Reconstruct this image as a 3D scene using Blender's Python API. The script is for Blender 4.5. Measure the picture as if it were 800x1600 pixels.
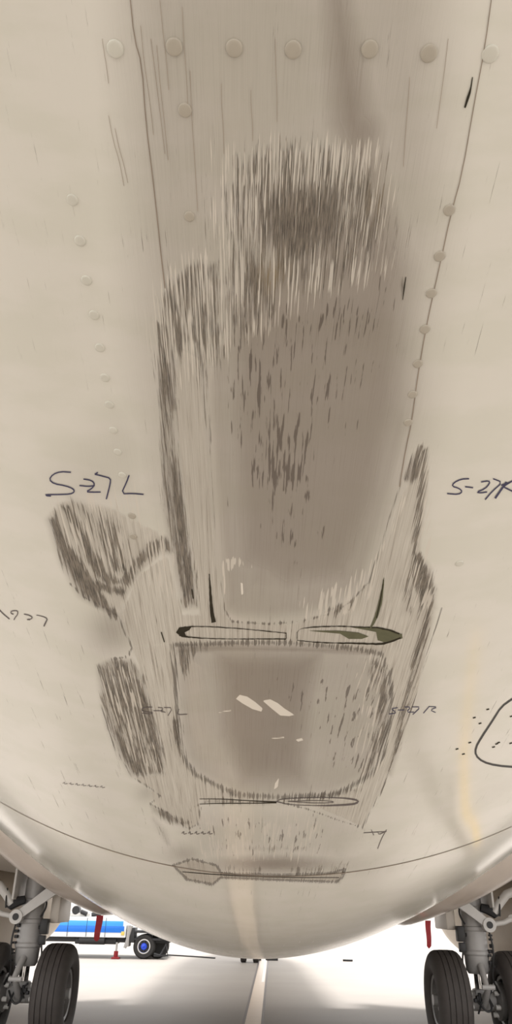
import bpy, bmesh, math, random
import numpy as np
from mathutils import Vector, Matrix

random.seed(4)
C = bpy.context.scene.collection
for o in list(bpy.data.objects):
    bpy.data.objects.remove(o)
PI = math.pi

# ------------------------------------------------------------------ camera, sky, exposure
CAM = np.array([-0.05, 0.0, 1.6])          # photographer's phone, standing height, under the tail
PITCH, YAW, ROLL = math.radians(28.0), math.radians(0.0), math.radians(1.0)
FPX = 1155.6                               # 26 mm on a 36 mm high frame
fwd = np.array([-math.sin(YAW)*math.cos(PITCH), math.cos(YAW)*math.cos(PITCH), math.sin(PITCH)])
fwd = fwd/np.linalg.norm(fwd)
right = np.cross(fwd, [0, 0, 1]); right /= np.linalg.norm(right)
up = np.cross(right, fwd)
r2 = right*math.cos(ROLL) + up*math.sin(ROLL)
u2 = up*math.cos(ROLL) - right*math.sin(ROLL)
# a camera turned anticlockwise shows the right side of the place lower
RIGHT, UP, FWD = r2, u2, fwd
cam_data = bpy.data.cameras.new('camera')
cam = bpy.data.objects.new('camera', cam_data)
C.objects.link(cam)
cam.matrix_world = Matrix(((RIGHT[0], UP[0], -FWD[0], CAM[0]), (RIGHT[1], UP[1], -FWD[1], CAM[1]),
                           (RIGHT[2], UP[2], -FWD[2], CAM[2]), (0, 0, 0, 1)))
cam_data.sensor_fit = 'VERTICAL'; cam_data.sensor_height = 36.0; cam_data.sensor_width = 18.0
cam_data.lens = 26.0; cam_data.clip_start = 0.02; cam_data.clip_end = 2000
bpy.context.scene.camera = cam

world = bpy.data.worlds.new('overcast_sky'); bpy.context.scene.world = world
world.use_nodes = True
wn = world.node_tree.nodes; wl = world.node_tree.links
wn['Background'].inputs[0].default_value = (1.0, 0.985, 0.975, 1)
wn['Background'].inputs[1].default_value = 2.1
sun_data = bpy.data.lights.new('hazy_sun', 'SUN'); sun_data.energy = 4.6; sun_data.angle = math.radians(14); sun_data.color = (1.0, .985, .97)
sun = bpy.data.objects.new('hazy_sun', sun_data); C.objects.link(sun); sun.location = (0, 0, 20)
sun.rotation_euler = (math.radians(-8), math.radians(6), 0)
vs = bpy.context.scene.view_settings
vs.view_transform = 'Standard'; vs.look = 'None'; vs.gamma = 1.0; vs.use_curve_mapping = False
vs.exposure = 0.17

# ------------------------------------------------------------------ helpers
def lin(r, g, b):
    f = lambda c: (c/12.92 if c <= .04045 else ((c+.055)/1.055)**2.4)
    return (f(r/255), f(g/255), f(b/255), 1)

def mat(name, col, rough=.5, metal=0.0, noise=0.0, scale=20.0, coat=0.0, spec=.5, bump=0.0):
    m = bpy.data.materials.new(name); m.use_nodes = True
    nt = m.node_tree; b = nt.nodes['Principled BSDF']
    b.inputs['Base Color'].default_value = col
    b.inputs['Roughness'].default_value = rough
    b.inputs['Metallic'].default_value = metal
    b.inputs['Specular IOR Level'].default_value = spec
    b.inputs['Coat Weight'].default_value = coat
    tc = nt.nodes.new('ShaderNodeTexCoord'); n = nt.nodes.new('ShaderNodeTexNoise')
    n.inputs['Scale'].default_value = scale; n.inputs['Detail'].default_value = 5
    nt.links.new(tc.outputs['Object'], n.inputs['Vector'])
    mx = nt.nodes.new('ShaderNodeMix'); mx.data_type = 'RGBA'
    k = max(0, 1-noise)
    mx.inputs[6].default_value = (col[0]*k, col[1]*k, col[2]*k, 1)
    mx.inputs[7].default_value = (min(1, col[0]*(1+noise)), min(1, col[1]*(1+noise)), min(1, col[2]*(1+noise)), 1)
    nt.links.new(n.outputs['Fac'], mx.inputs[0]); nt.links.new(mx.outputs[2], b.inputs['Base Color'])
    if bump:
        bp = nt.nodes.new('ShaderNodeBump'); bp.inputs['Strength'].default_value = bump
        bp.inputs['Distance'].default_value = .01
        nt.links.new(n.outputs['Fac'], bp.inputs['Height']); nt.links.new(bp.outputs[0], b.inputs['Normal'])
    return m

def link(name, me, m, parent=None):
    o = bpy.data.objects.new(name, me); C.objects.link(o)
    if m is not None: me.materials.append(m)
    if parent is not None: o.parent = parent
    return o

def empty(name, loc=(0, 0, 0), rz=0):
    o = bpy.data.objects.new(name, None); C.objects.link(o); o.location = loc; o.rotation_euler = (0, 0, rz)
    o.empty_display_size = .1
    return o

def tag(o, label=None, cat=None, group=None, kind=None):
    if isinstance(o, list):
        for q in o: tag(q, label, cat, group, kind)
        return o
    if label: o['label'] = label
    if cat: o['category'] = cat
    if group: o['group'] = group
    if kind: o['kind'] = kind
    return o

class MB:
    """collects boxes, tubes and lathes; build() links them as one mesh object"""
    def __init__(s): s.v = []; s.f = []
    def add(s, vs_, fs_):
        k = len(s.v); s.v += [tuple(p) for p in vs_]; s.f += [tuple(i+k for i in f) for f in fs_]; return s
    def box(s, lo, hi, bev=0.0, M=None):
        bm = bmesh.new(); bmesh.ops.create_cube(bm, size=1)
        for v in bm.verts:
            v.co = Vector([lo[i]+(v.co[i]+.5)*(hi[i]-lo[i]) for i in range(3)])
        if bev: bmesh.ops.bevel(bm, geom=list(bm.edges), offset=bev, segments=2, affect='EDGES', profile=.5)
        if M is not None: bmesh.ops.transform(bm, matrix=M, verts=bm.verts)
        bm.verts.index_update()
        s.add([v.co[:] for v in bm.verts], [[v.index for v in f.verts] for f in bm.faces]); bm.free(); return s
    def tube(s, pts, r, n=12, caps=True, closed=False):
        pts = [Vector(p) for p in pts]; rs = r if isinstance(r, (list, tuple)) else [r]*len(pts)
        rings = []; ref = None
        for i, p in enumerate(pts):
            a = pts[max(0, i-1)]; b = pts[min(len(pts)-1, i+1)]; t = (b-a)
            t = t.normalized() if t.length > 1e-9 else Vector((0, 0, 1))
            if ref is None: ref = Vector((1, 0, 0)) if abs(t.x) < .8 else Vector((0, 1, 0))
            x = (ref - t*ref.dot(t)).normalized(); y = t.cross(x); ref = x
            rings.append([p + (x*math.cos(2*PI*k/n)+y*math.sin(2*PI*k/n))*rs[i] for k in range(n)])
        vv = [q[:] for rg in rings for q in rg]; ff = []
        for i in range(len(pts)-1):
            for k in range(n):
                k2 = (k+1) % n; ff.append((i*n+k, i*n+k2, (i+1)*n+k2, (i+1)*n+k))
        if caps:
            ff.append(tuple(range(n-1, -1, -1))); ff.append(tuple((len(pts)-1)*n+k for k in range(n)))
        return s.add(vv, ff)
    def lathe(s, prof, axis='x', n=48, loc=(0, 0, 0)):
        """prof: (along, radius)"""
        vv = []; ff = []
        for a, r in prof:
            for k in range(n):
                c, d = math.cos(2*PI*k/n)*r, math.sin(2*PI*k/n)*r
                p = {'x': (a, c, d), 'y': (c, a, d), 'z': (c, d, a)}[axis]
                vv.append((p[0]+loc[0], p[1]+loc[1], p[2]+loc[2]))
        for i in range(len(prof)-1):
            for k in range(n):
                k2 = (k+1) % n; ff.append((i*n+k, i*n+k2, (i+1)*n+k2, (i+1)*n+k))
        return s.add(vv, ff)
    def build(s, name, m, parent=None, smooth=True, angle=40):
        me = bpy.data.meshes.new(name); me.from_pydata(s.v, [], s.f); me.update()
        bm = bmesh.new(); bm.from_mesh(me); bmesh.ops.recalc_face_normals(bm, faces=bm.faces)
        if smooth:
            for f in bm.faces: f.smooth = True
            for e in bm.edges:
                if len(e.link_faces) == 2 and e.calc_face_angle(0) > math.radians(angle): e.smooth = False
        bm.to_mesh(me); bm.free()
        return link(name, me, m, parent)

def smooth01(x): x = np.clip(x, 0, 1); return x*x*(3-2*x)

# ------------------------------------------------------------------ the fuselage as a surface
KN_D = np.array([-12., -9., -6., -3., 0., 1.0, 2.0, 2.7, 3.2, 3.8, 4.5, 5.2, 6.0, 7.0, 8.0, 9.0, 26., 30., 31.5, 32.5])
def _slope(d):
    return np.interp(d, [-12, 1.7, 2.6, 3.6, 4.6, 5.5, 6.5, 8.0, 40], [.25, .25, .15, .09, .062, .050, .020, 0.0, 0.0])
_DD = np.arange(-12, 34, .005)
_z = np.concatenate([[0], np.cumsum((_slope(_DD[:-1])+_slope(_DD[1:]))/2*.005)])
_Z = -_z; _Z += 2.15 - np.interp(0, _DD, _Z)
def zbot(d):
    z = np.interp(d, _DD, _Z)
    return z + np.where(d > 27, .055*np.clip(d-27, 0, 6)**2, 0)
def rad(d):
    return np.interp(d, [-12, -8, 0, 2, 4, 6, 8, 26, 28, 30, 31.5, 32.6, 33], [.35, .75, 1.45, 1.54, 1.58, 1.70, 1.88, 1.88, 1.8, 1.5, 1.1, .6, .15])
def F(P):
    d = P[..., 1]; R = rad(d); zc = zbot(d)+R
    return np.sqrt(P[..., 0]**2+(P[..., 2]-zc)**2)-R
def surf(th, d):
    R = rad(d); return np.stack([R*np.sin(th), d, zbot(d)+R*(1-np.cos(th))], -1)
def photo_xy(P):
    """where a point of the place stood in the photograph (used to transfer the marks on the real skin)"""
    q = P-CAM; zc = q@FWD
    z = np.where(zc > .05, zc, 1)
    x = 400+FPX*(q@RIGHT)/z; y = 800-FPX*(q@UP)/z
    bad = zc <= .05
    return np.where(bad, -9999., x), np.where(bad, -9999., y), zc
def ray(x, y):
    x = np.asarray(x, float); y = np.asarray(y, float)
    D = FWD + RIGHT*((x-400)/FPX)[..., None] + UP*((800-y)/FPX)[..., None]
    return D
def on_skin(pts):
    """the points of the fuselage skin seen at photo positions"""
    pts = np.asarray(pts, float); D = ray(pts[:, 0], pts[:, 1])
    ts = np.arange(.1, 9, .02); out = []
    for i in range(len(pts)):
        P = CAM+D[i]*ts[:, None]; f = F(P)
        k = np.where(f < 0)[0]
        if len(k) == 0: k = [int(np.argmin(f))]
        a, b = ts[max(0, k[0]-1)], ts[k[0]]
        for _ in range(24):
            m = (a+b)/2
            if F(CAM+D[i]*m) < 0: b = m
            else: a = m
        out.append(CAM+D[i]*b)
    return np.array(out)
def skin_normal(P):
    e = 1e-3; g = np.stack([(F(P+np.eye(3)[k]*e)-F(P-np.eye(3)[k]*e))/(2*e) for k in range(3)], -1)
    return g/np.linalg.norm(g, axis=-1, keepdims=True)
def on_ground(x, y, z=0.0):
    D = ray([x], [y])[0]; t = (z-CAM[2])/D[2]; return CAM+D*t
def at_depth(x, y, Y):
    D = ray([x], [y])[0]; t = Y/D[1]; return CAM+D*t

# signed distance (negative inside) in photo units of the mark
def sdf(poly, X, Y):
    poly = np.asarray(poly, float); n = len(poly)
    d2 = np.full(X.shape, 1e12); inside = np.zeros(X.shape, bool)
    for i in range(n):
        a = poly[i]; b = poly[(i+1) % n]; e = b-a
        wx, wy = X-a[0], Y-a[1]
        t = np.clip((wx*e[0]+wy*e[1])/(e@e+1e-9), 0, 1)
        d2 = np.minimum(d2, (wx-e[0]*t)**2+(wy-e[1]*t)**2)
        c = ((a[1] > Y) != (b[1] > Y))
        with np.errstate(divide='ignore', invalid='ignore'):
            xi = a[0]+(Y-a[1])*e[0]/(e[1] if abs(e[1]) > 1e-9 else 1e-9)
        inside ^= (c & (X < xi))
    d = np.sqrt(d2); return np.where(inside, -d, d)
def sdline(pl, X, Y):
    pl = np.asarray(pl, float); d2 = np.full(X.shape, 1e12)
    for i in range(len(pl)-1):
        a = pl[i]; e = pl[i+1]-a; wx, wy = X-a[0], Y-a[1]
        t = np.clip((wx*e[0]+wy*e[1])/(e@e+1e-9), 0, 1)
        d2 = np.minimum(d2, (wx-e[0]*t)**2+(wy-e[1]*t)**2)
    return np.sqrt(d2)

class Layer:
    def __init__(s, X, Y): s.X = X; s.Y = Y; s.v = np.zeros(X.shape, np.float32)
    def _sub(s, pts, m):
        p = np.asarray(pts, float)
        return np.where((s.X > p[:, 0].min()-m) & (s.X < p[:, 0].max()+m) & (s.Y > p[:, 1].min()-m) & (s.Y < p[:, 1].max()+m))[0]
    def poly(s, pts, val, soft=8, mode='max'):
        k = s._sub(pts, soft); d = sdf(pts, s.X[k], s.Y[k]); w = val*smooth01(.5-d/(2*soft))
        s._mix(k, w, mode); return s
    def rim(s, pts, val, w_in=6, w_out=3, closed=True):
        k = s._sub(pts, w_in+w_out)
        pl = list(pts)+([pts[0]] if closed else [])
        d = sdline(pl, s.X[k], s.Y[k])
        w = val*smooth01(1-d/w_in)
        s._mix(k, w, 'max'); return s
    def blob(s, cx, cy, rx, ry, val, mode='max', pw=1.0):
        q = ((s.X-cx)/rx)**2+((s.Y-cy)/ry)**2; k = np.where(q < 4)[0]
        w = val*np.exp(-q[k]*2*pw); s._mix(k, w, mode); return s
    def _mix(s, k, w, mode):
        if mode == 'max': s.v[k] = np.maximum(s.v[k], w)
        elif mode == 'add': s.v[k] += w
        elif mode == 'cut': s.v[k] *= (1-w)

# outlines of the marks
PANEL_A = [(345, 960), (338, 880), (332, 800), (325, 700), (320, 600), (330, 540), (380, 500), (440, 470), (520, 460), (600, 460), (640, 520), (645, 600), (640, 680),
           (625, 740), (608, 800), (590, 860), (575, 905), (560, 925), (520, 955), (470, 968), (420, 972), (370, 970)]
PANEL_B = [(270, 1008), (330, 1006), (400, 1004), (450, 1004), (500, 1008), (560, 1014), (596, 1022), (608, 1050), (612, 1090), (606, 1140), (598, 1180), (580, 1210),
           (550, 1228), (520, 1242), (440, 1246), (372, 1242), (340, 1228), (305, 1210), (288, 1185), (280, 1150), (276, 1100), (274, 1050)]

def dent(x, y):
    """how far (m) the skin was pushed in between the frames"""
    a = smooth01(-sdf(PANEL_A, x, y)/110); b = smooth01(-sdf(PANEL_B, x, y)/90)
    g = np.exp(-(((x-515)/55)**2))*smooth01((330-y)/200)
    return .007*a+.009*b+.003*g

# ------------------------------------------------------------------ materials
def skin_material():
    m = bpy.data.materials.new('painted_aluminium_skin'); m.use_nodes = True
    nt = m.node_tree; N = nt.nodes; L = nt.links; b = N['Principled BSDF']
    def attr(n):
        a = N.new('ShaderNodeAttribute'); a.attribute_name = n; return a
    def mth(op, a, b_=0.0, c=None, clamp=False):
        n = N.new('ShaderNodeMath'); n.operation = op; n.use_clamp = clamp
        for i, q in enumerate([a, b_] + ([c] if c is not None else [])):
            if isinstance(q, (int, float)): n.inputs[i].default_value = q
            else: L.new(q, n.inputs[i])
        return n.outputs[0]
    def sstep(x, lo, hi):
        n = N.new('ShaderNodeMapRange'); n.interpolation_type = 'SMOOTHSTEP'
        L.new(x, n.inputs[0]); n.inputs[1].default_value = lo; n.inputs[2].default_value = hi
        return n.outputs[0]
    def mix(f, a, b_, mode='MIX'):
        n = N.new('ShaderNodeMix'); n.data_type = 'RGBA'; n.blend_type = mode
        if isinstance(f, (int, float)): n.inputs[0].default_value = f
        else: L.new(f, n.inputs[0])
        for i, q in ((6, a), (7, b_)):
            if isinstance(q, tuple): n.inputs[i].default_value = q
            else: L.new(q, n.inputs[i])
        return n.outputs[2]
    co = attr('skin_map')
    def streak(sx, sy, detail=4, rough=.6, off=0, dist=0):
        v = N.new('ShaderNodeVectorMath'); v.operation = 'MULTIPLY_ADD'
        L.new(co.outputs['Vector'], v.inputs[0]); v.inputs[1].default_value = (sx, sy, 1); v.inputs[2].default_value = (off, off*.7, 0)
        n = N.new('ShaderNodeTexNoise'); n.noise_dimensions = '2D'; L.new(v.outputs[0], n.inputs['Vector'])
        n.inputs['Scale'].default_value = 1; n.inputs['Detail'].default_value = detail; n.inputs['Roughness'].default_value = rough
        n.inputs['Distortion'].default_value = dist
        return n.outputs['Fac']
    A = attr('wear_shade'); B = attr('wear_glint')
    sa = N.new('ShaderNodeSeparateColor'); L.new(A.outputs['Color'], sa.inputs[0])
    sb = N.new('ShaderNodeSeparateColor'); L.new(B.outputs['Color'], sb.inputs[0])
    dark, bare, grime_shade = sa.outputs; fleck, light, ochre = sb.outputs; rim = A.outputs['Alpha']; glint = B.outputs['Alpha']
    near = N.new('ShaderNodeSeparateXYZ'); L.new(co.outputs['Vector'], near.inputs[0]); nf = sstep(near.outputs[2], .42, .95)
    def two(sx, sy, *r):
        n = N.new('ShaderNodeMix'); n.data_type = 'FLOAT'; L.new(nf, n.inputs[0])
        L.new(streak(sx*2.1, sy*.9, *r), n.inputs[2]); L.new(streak(sx*.85, sy*.9, *r), n.inputs[3]); return n.outputs[0]
    s1 = two(380, 4.5, 4, .62); s2 = two(800, 20, 3, .6, 31); cloud = streak(9, 7, 4, .5, 12)
    s4 = two(170, 9, 3, .5, 55); s5 = two(1300, 5, 2, .5, 5); s6 = two(110, 5, 2, .5, 61)
    nz = mth('ADD', mth('ADD', mth('MULTIPLY', mth('SUBTRACT', s1, .5), 1.5), mth('MULTIPLY', mth('SUBTRACT', s2, .5), .8)), mth('MULTIPLY', mth('SUBTRACT', s6, .5), .9))
    # paint
    paint = mix(sstep(cloud, .35, .65), lin(215, 213, 201), lin(220, 217, 207))
    paint = mix(mth('MULTIPLY', grime_shade, .85, clamp=True), paint, lin(102, 86, 73))  # grime together with the painted shade of the belly
    # fine drag marks over the whole darkened part
    paint = mix(mth('MULTIPLY', mth('MULTIPLY', sstep(s5, .50, .75), grime_shade), .35, clamp=True), paint, lin(110, 98, 86))
    # bare, brushed metal
    bf = sstep(mth('ADD', bare, mth('MULTIPLY', nz, .45)), .40, .56)
    metal = mix(sstep(s5, .3, .7), lin(210, 206, 195), lin(186, 181, 169))
    metal = mix(sstep(s1, .5, .72), metal, lin(168, 161, 149))
    metal = mix(mth('MULTIPLY', grime_shade, .45), metal, lin(120, 108, 96))
    col = mix(bf, paint, metal)
    # short flecks
    ff = sstep(mth('ADD', fleck, mth('MULTIPLY', mth('SUBTRACT', s4, .5), 2.4)), .66, .78)
    col = mix(mth('MULTIPLY', mth('MULTIPLY', ff, .75), sstep(fleck, .03, .2)), col, lin(84, 74, 66))
    # dark scrape
    df = sstep(mth('ADD', dark, nz), .42, .62)
    dcol = mix(sstep(s2, .38, .62), lin(66, 60, 52), lin(128, 119, 106))
    dcol = mix(mth('MULTIPLY', ochre, .5), dcol, lin(150, 128, 84))
    col = mix(mth('MULTIPLY', df, .88), col, dcol)
    # light scratches
    lf = sstep(mth('ADD', light, mth('MULTIPLY', mth('SUBTRACT', two(330, 6, 2, .5, 91), .5), 2.6)), .60, .74)
    col = mix(mth('MULTIPLY', mth('MULTIPLY', lf, .8), sstep(light, .03, .2)), col, lin(212, 206, 194))
    # ragged dark rims
    rf = sstep(mth('ADD', rim, mth('MULTIPLY', mth('SUBTRACT', s1, .5), 1.8)), .42, .66)
    col = mix(mth('MULTIPLY', rf, .75), col, lin(82, 74, 64))
    # bright reflections and small spots painted onto the dented skin
    col = mix(sstep(glint, .35, .6), col, lin(228, 222, 210))
    L.new(col, b.inputs['Base Color'])
    rgh = mth('ADD', .13, mth('MULTIPLY', bf, .28)); rgh = mth('ADD', rgh, mth('MULTIPLY', df, .25)); rgh = mth('ADD', rgh, mth('MULTIPLY', grime_shade, .2), clamp=True)
    L.new(rgh, b.inputs['Roughness'])
    h = mth('SUBTRACT', mth('MULTIPLY', bf, mth('MULTIPLY', s5, .3)), mth('MULTIPLY', df, 1.0))
    bp = N.new('ShaderNodeBump'); bp.inputs['Strength'].default_value = .5; bp.inputs['Distance'].default_value = .0006
    L.new(h, bp.inputs['Height']); L.new(bp.outputs[0], b.inputs['Normal'])
    return m

M = {}
M['skin'] = skin_material()
M['paint'] = mat('aircraft_grey_paint', lin(205, 197, 186), .3, noise=.05, scale=3)
M['fairing'] = mat('darkened_fairing_paint', lin(178, 167, 156), .22, noise=.12, scale=4)  # grime, with the brown reflection of gear and engine put into the colour
M['rivet'] = mat('painted_rivet', lin(203, 201, 189), .35, noise=.05, scale=60)
M['ink'] = mat('blue_black_marker_ink', lin(52, 50, 84), .5, noise=.25, scale=80)
M['pencil'] = mat('dark_grey_pencil', lin(96, 88, 86), .6, noise=.2, scale=80)
M['gap'] = mat('open_tear_in_metal', lin(56, 52, 42), .9, noise=.3, scale=60, spec=.1)
M['olive'] = mat('olive_primer', lin(92, 92, 66), .7, noise=.25, scale=90)
M['seam'] = mat('dark_seam', lin(142, 128, 114), .8, noise=.3, scale=60)
M['hair'] = mat('faint_scratch', lin(158, 144, 129), .7, noise=.2, scale=60)
M['rivet_dark'] = mat('dark_rivet', lin(172, 165, 151), .35, noise=.1, scale=60)  # rivet paint darkened to match the belly's grime and painted shade
M['black'] = mat('black_paint_line', lin(24, 24, 24), .5, noise=.1)
M['tyre'] = mat('dusty_tyre_rubber', lin(62, 57, 54), .75, noise=.25, scale=14, bump=.15)
M['tyre_side'] = mat('tyre_sidewall_rubber', lin(38, 36, 35), .7, noise=.2, scale=12)
M['gear'] = mat('grey_enamelled_steel', lin(158, 156, 154), .38, noise=.08, scale=18)
M['gear_lt'] = mat('light_grey_enamel', lin(196, 194, 190), .35, noise=.06, scale=18)
M['steel'] = mat('bright_chromed_steel', lin(215, 213, 210), .12, 1.0, noise=.05)
M['hub'] = mat('cast_wheel_hub', lin(120, 118, 116), .45, .4, noise=.2, scale=30)
M['hose'] = mat('black_rubber_hose', lin(30, 29, 29), .5, noise=.2)
M['red'] = mat('red_warning_fabric', lin(128, 16, 26), .7, noise=.2, scale=60)
M['nacelle'] = mat('engine_cowling', lin(188, 176, 160), .4, noise=.06, scale=4)
M['nozzle'] = mat('dark_engine_nozzle', lin(38, 36, 36), .5, .6, noise=.2)
M['truck_white'] = mat('white_truck_enamel', lin(232, 236, 240), .35, noise=.03)
M['truck_blue'] = mat('blue_stripe_enamel', lin(20, 112, 214), .3, noise=.04)
M['truck_blue2'] = mat('light_blue_stripe_enamel', lin(64, 160, 236), .3, noise=.04)
M['chassis'] = mat('black_chassis', lin(36, 36, 38), .6, noise=.3)
M['wheel_blue'] = mat('blue_wheel_enamel', lin(24, 66, 200), .35, noise=.1, scale=20)
M['yellow'] = mat('yellow_lamp_plastic', lin(214, 190, 96), .4, noise=.1)

def ground_material():
    m = mat('pale_concrete', lin(150, 143, 136), .3, noise=.12, scale=.6, spec=.3)
    nt = m.node_tree; b = nt.nodes['Principled BSDF']
    tc = nt.nodes.new('ShaderNodeTexCoord'); n = nt.nodes.new('ShaderNodeTexNoise'); n.inputs['Scale'].default_value = .25
    n.inputs['Detail'].default_value = 6; n.inputs['Roughness'].default_value = .6
    mp = nt.nodes.new('ShaderNodeMapping'); mp.inputs['Scale'].default_value = (.5, 2.0, 1)
    nt.links.new(tc.outputs['Object'], mp.inputs[0]); nt.links.new(mp.outputs[0], n.inputs['Vector'])
    r = nt.nodes.new('ShaderNodeMapRange'); r.inputs[3].default_value = .52; r.inputs[4].default_value = .7
    nt.links.new(n.outputs['Fac'], r.inputs[0]); nt.links.new(r.outputs[0], b.inputs['Roughness'])
    return m

# ------------------------------------------------------------------ setting: the apron
g = MB(); g.add([(-300, -60, 0), (300, -60, 0), (300, 500, 0), (-300, 500, 0)], [(0, 1, 2, 3)])
apron = g.build('floor', ground_material(), smooth=False); tag(apron, kind='structure')

M['line_fill'] = mat('worn_cream_marking_paint', lin(206, 186, 166), .35, noise=.08, scale=6)
M['line_edge'] = mat('dark_grey_marking_border', lin(96, 88, 88), .45, noise=.15, scale=8)
M['line_white'] = mat('white_marking_paint', lin(245, 244, 242), .5, noise=.03, scale=8)
pA, pB = on_ground(395, 1600), on_ground(412, 1500)
ld = (pB-pA)/np.linalg.norm(pB-pA); ln = np.array([ld[1], -ld[0], 0])
def stripe(name, off, w, m, s0, s1, z):
    q = MB(); a = pA+ld*s0; b = pA+ld*s1
    v = []
    for zz in (0.0005, z):
        for p, k in ((a, -1), (a, 1), (b, 1), (b, -1)):
            e = p+ln*(off+k*w/2); v.append((e[0], e[1], zz))
    q.add(v, [(0, 1, 2, 3), (7, 6, 5, 4), (0, 4, 5, 1), (1, 5, 6, 2), (2, 6, 7, 3), (3, 7, 4, 0)])
    o = q.build(name, m, smooth=False); tag(o, kind='structure'); return o
stripe('trim_1', 0, .25, M['line_fill'], -13.3, 40, .004)
stripe('trim_2', -.145, .045, M['line_edge'], -13.3, 40, .004)
stripe('trim_3', .145, .045, M['line_edge'], -13.3, 40, .004)
stripe('trim_4', .07, .07, M['line_white'], 7.0, 40, .006)

# unseen yellow and dark lines, added for their mirror image in the glossy belly
M['yellow_line'] = mat('added_yellow_line', lin(186, 150, 70), .4, noise=.12, scale=6)
M['dark_line'] = mat('added_dark_line', lin(58, 48, 38), .5, noise=.12, scale=6)
def ground_path(name, pts, w, m, z=.003):
    p = np.array(pts, float); q_ = [p[0]]
    for i in range(len(p)-1): q_ += [p[i]*.75+p[i+1]*.25, p[i]*.25+p[i+1]*.75]
    q_.append(p[-1]); p = np.array(q_); n = len(p); t = np.gradient(p, axis=0); t /= np.linalg.norm(t, axis=1, keepdims=True)
    s_ = np.stack([-t[:, 1], t[:, 0]], -1)*w/2; v = []
    for zz in (.0004, z):
        for sg in (1, -1):
            for a_, b_ in zip(p, s_): v.append((a_[0]+sg*b_[0], a_[1]+sg*b_[1], zz))
    f = []
    for i in range(n-1):
        f += [(i+2*n, i+1+2*n, i+1+3*n, i+3*n), (i, i+1, i+1+2*n, i+2*n), (i+n, i+3*n, i+1+3*n, i+1+n)]
    b = MB(); b.add(v, f); o = b.build(name, m, smooth=False); tag(o, kind='structure'); return o
ground_path('added_line_5', [(1.25, 3.9), (1.4, 4.27), (1.59, 4.61), (1.72, 4.92), (1.98, 5.38), (2.49, 6.74), (3.38, 9.11)], .12, M['dark_line'])
ground_path('added_line_6', [(1.43, 4.18), (1.64, 4.57), (2.03, 4.9)], .09, M['dark_line'])
ground_path('added_line_7', [(1.81, 4.77), (2.01, 5.19), (1.99, 5.28)], .06, M['dark_line'], .004)
ground_path('added_line_8', [(1.7, 3.2), (1.88, 4.29), (2.06, 4.94), (2.29, 5.77), (2.66, 6.54), (3.26, 8.45)], .09, M['yellow_line'], .005)
ground_path('added_line_9', [(3.26, 8.45), (3.58, 8.53), (4.19, 9.36)], .22, M['dark_line'], .004)
ground_path('added_line_10', [(2.4, 5.74), (2.72, 5.89), (3.13, 6.29), (3.9, 6.6)], .14, M['dark_line'], .0045)

# ------------------------------------------------------------------ the airliner
plane = empty('airliner', (0, 11.3, 0))
tag(plane, 'white airliner seen from under its scraped and torn tail belly, standing on its wheels', 'airplane')
def part(o): o.location = (-plane.location[0], -plane.location[1], -plane.location[2]); return o

# fuselage skin, finely meshed where it was scraped
yy = np.arange(-40, 1500, 2.0)
D_ = ray(np.full(yy.shape, 420.), yy)
dd = []
for i in range(len(yy)):
    ts = np.arange(.1, 8, .01); P = CAM+D_[i]*ts[:, None]; k = np.where(F(P) < 0)[0]
    if len(k): dd.append(P[k[0], 1] - .0)
dd = np.array(dd); dd = np.unique(np.round(np.maximum.accumulate(dd), 4))
# smooth the row spacing
dn = np.interp(np.linspace(0, 1, 760), np.linspace(0, 1, len(dd)), dd)
dn = np.convolve(np.pad(dn, 6, mode='edge'), np.ones(13)/13, 'valid')
dn = np.unique(np.round(dn, 5)); dn = dn[(dn > .12) & (dn < 6.0)]
rows = np.concatenate([np.arange(-12, dn[0]-.05, .25), np.linspace(dn[0]-.05, dn[0]-.005, 6), dn, np.arange(dn[-1]+.03, 9.5, .06), np.arange(9.6, 26, .6), np.arange(26, 33.01, .25)])
h = [0.0]; st = .0010
while h[-1] < 3.0:
    if h[-1] > .20: st = min(st*1.016, .06)
    h.append(h[-1]+st)
h = np.array(h)
aa = np.concatenate([-h[:0:-1], h])               # arc length / 1.3 m reference
th = aa/1.3
th = th[np.abs(th) < 2.2]
th = np.concatenate([[-PI, -2.9, -2.6, -2.35], th, [2.35, 2.6, 2.9, PI]])
nR, nC = len(rows), len(th)
TT, DDm = np.meshgrid(th, rows)
P = surf(TT, DDm).reshape(-1, 3)
X, Y, ZC = photo_xy(P)
seen = (ZC > .05) & (np.abs(TT.reshape(-1)) < 1.4) & (DDm.reshape(-1) < 6.2)
X = np.where(seen, X, -9999.); Y = np.where(seen, Y, -9999.)
print('skin', nR, nC, nR*nC)

LD = Layer(X, Y); LB = Layer(X, Y); LS = Layer(X, Y); LF = Layer(X, Y); LL = Layer(X, Y); LO = Layer(X, Y); LR = Layer(X, Y); LC = Layer(X, Y)
SCUFF = [(345, 300), (362, 248), (400, 228), (450, 222), (490, 222), (540, 235), (580, 262), (606, 300), (616, 340), (604, 390), (585, 425), (545, 450), (500, 452), (440, 462),
         (412, 485), (392, 520), (362, 545), (340, 575), (318, 560), (300, 520), (330, 490), (345, 440), (352, 380)]
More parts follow.
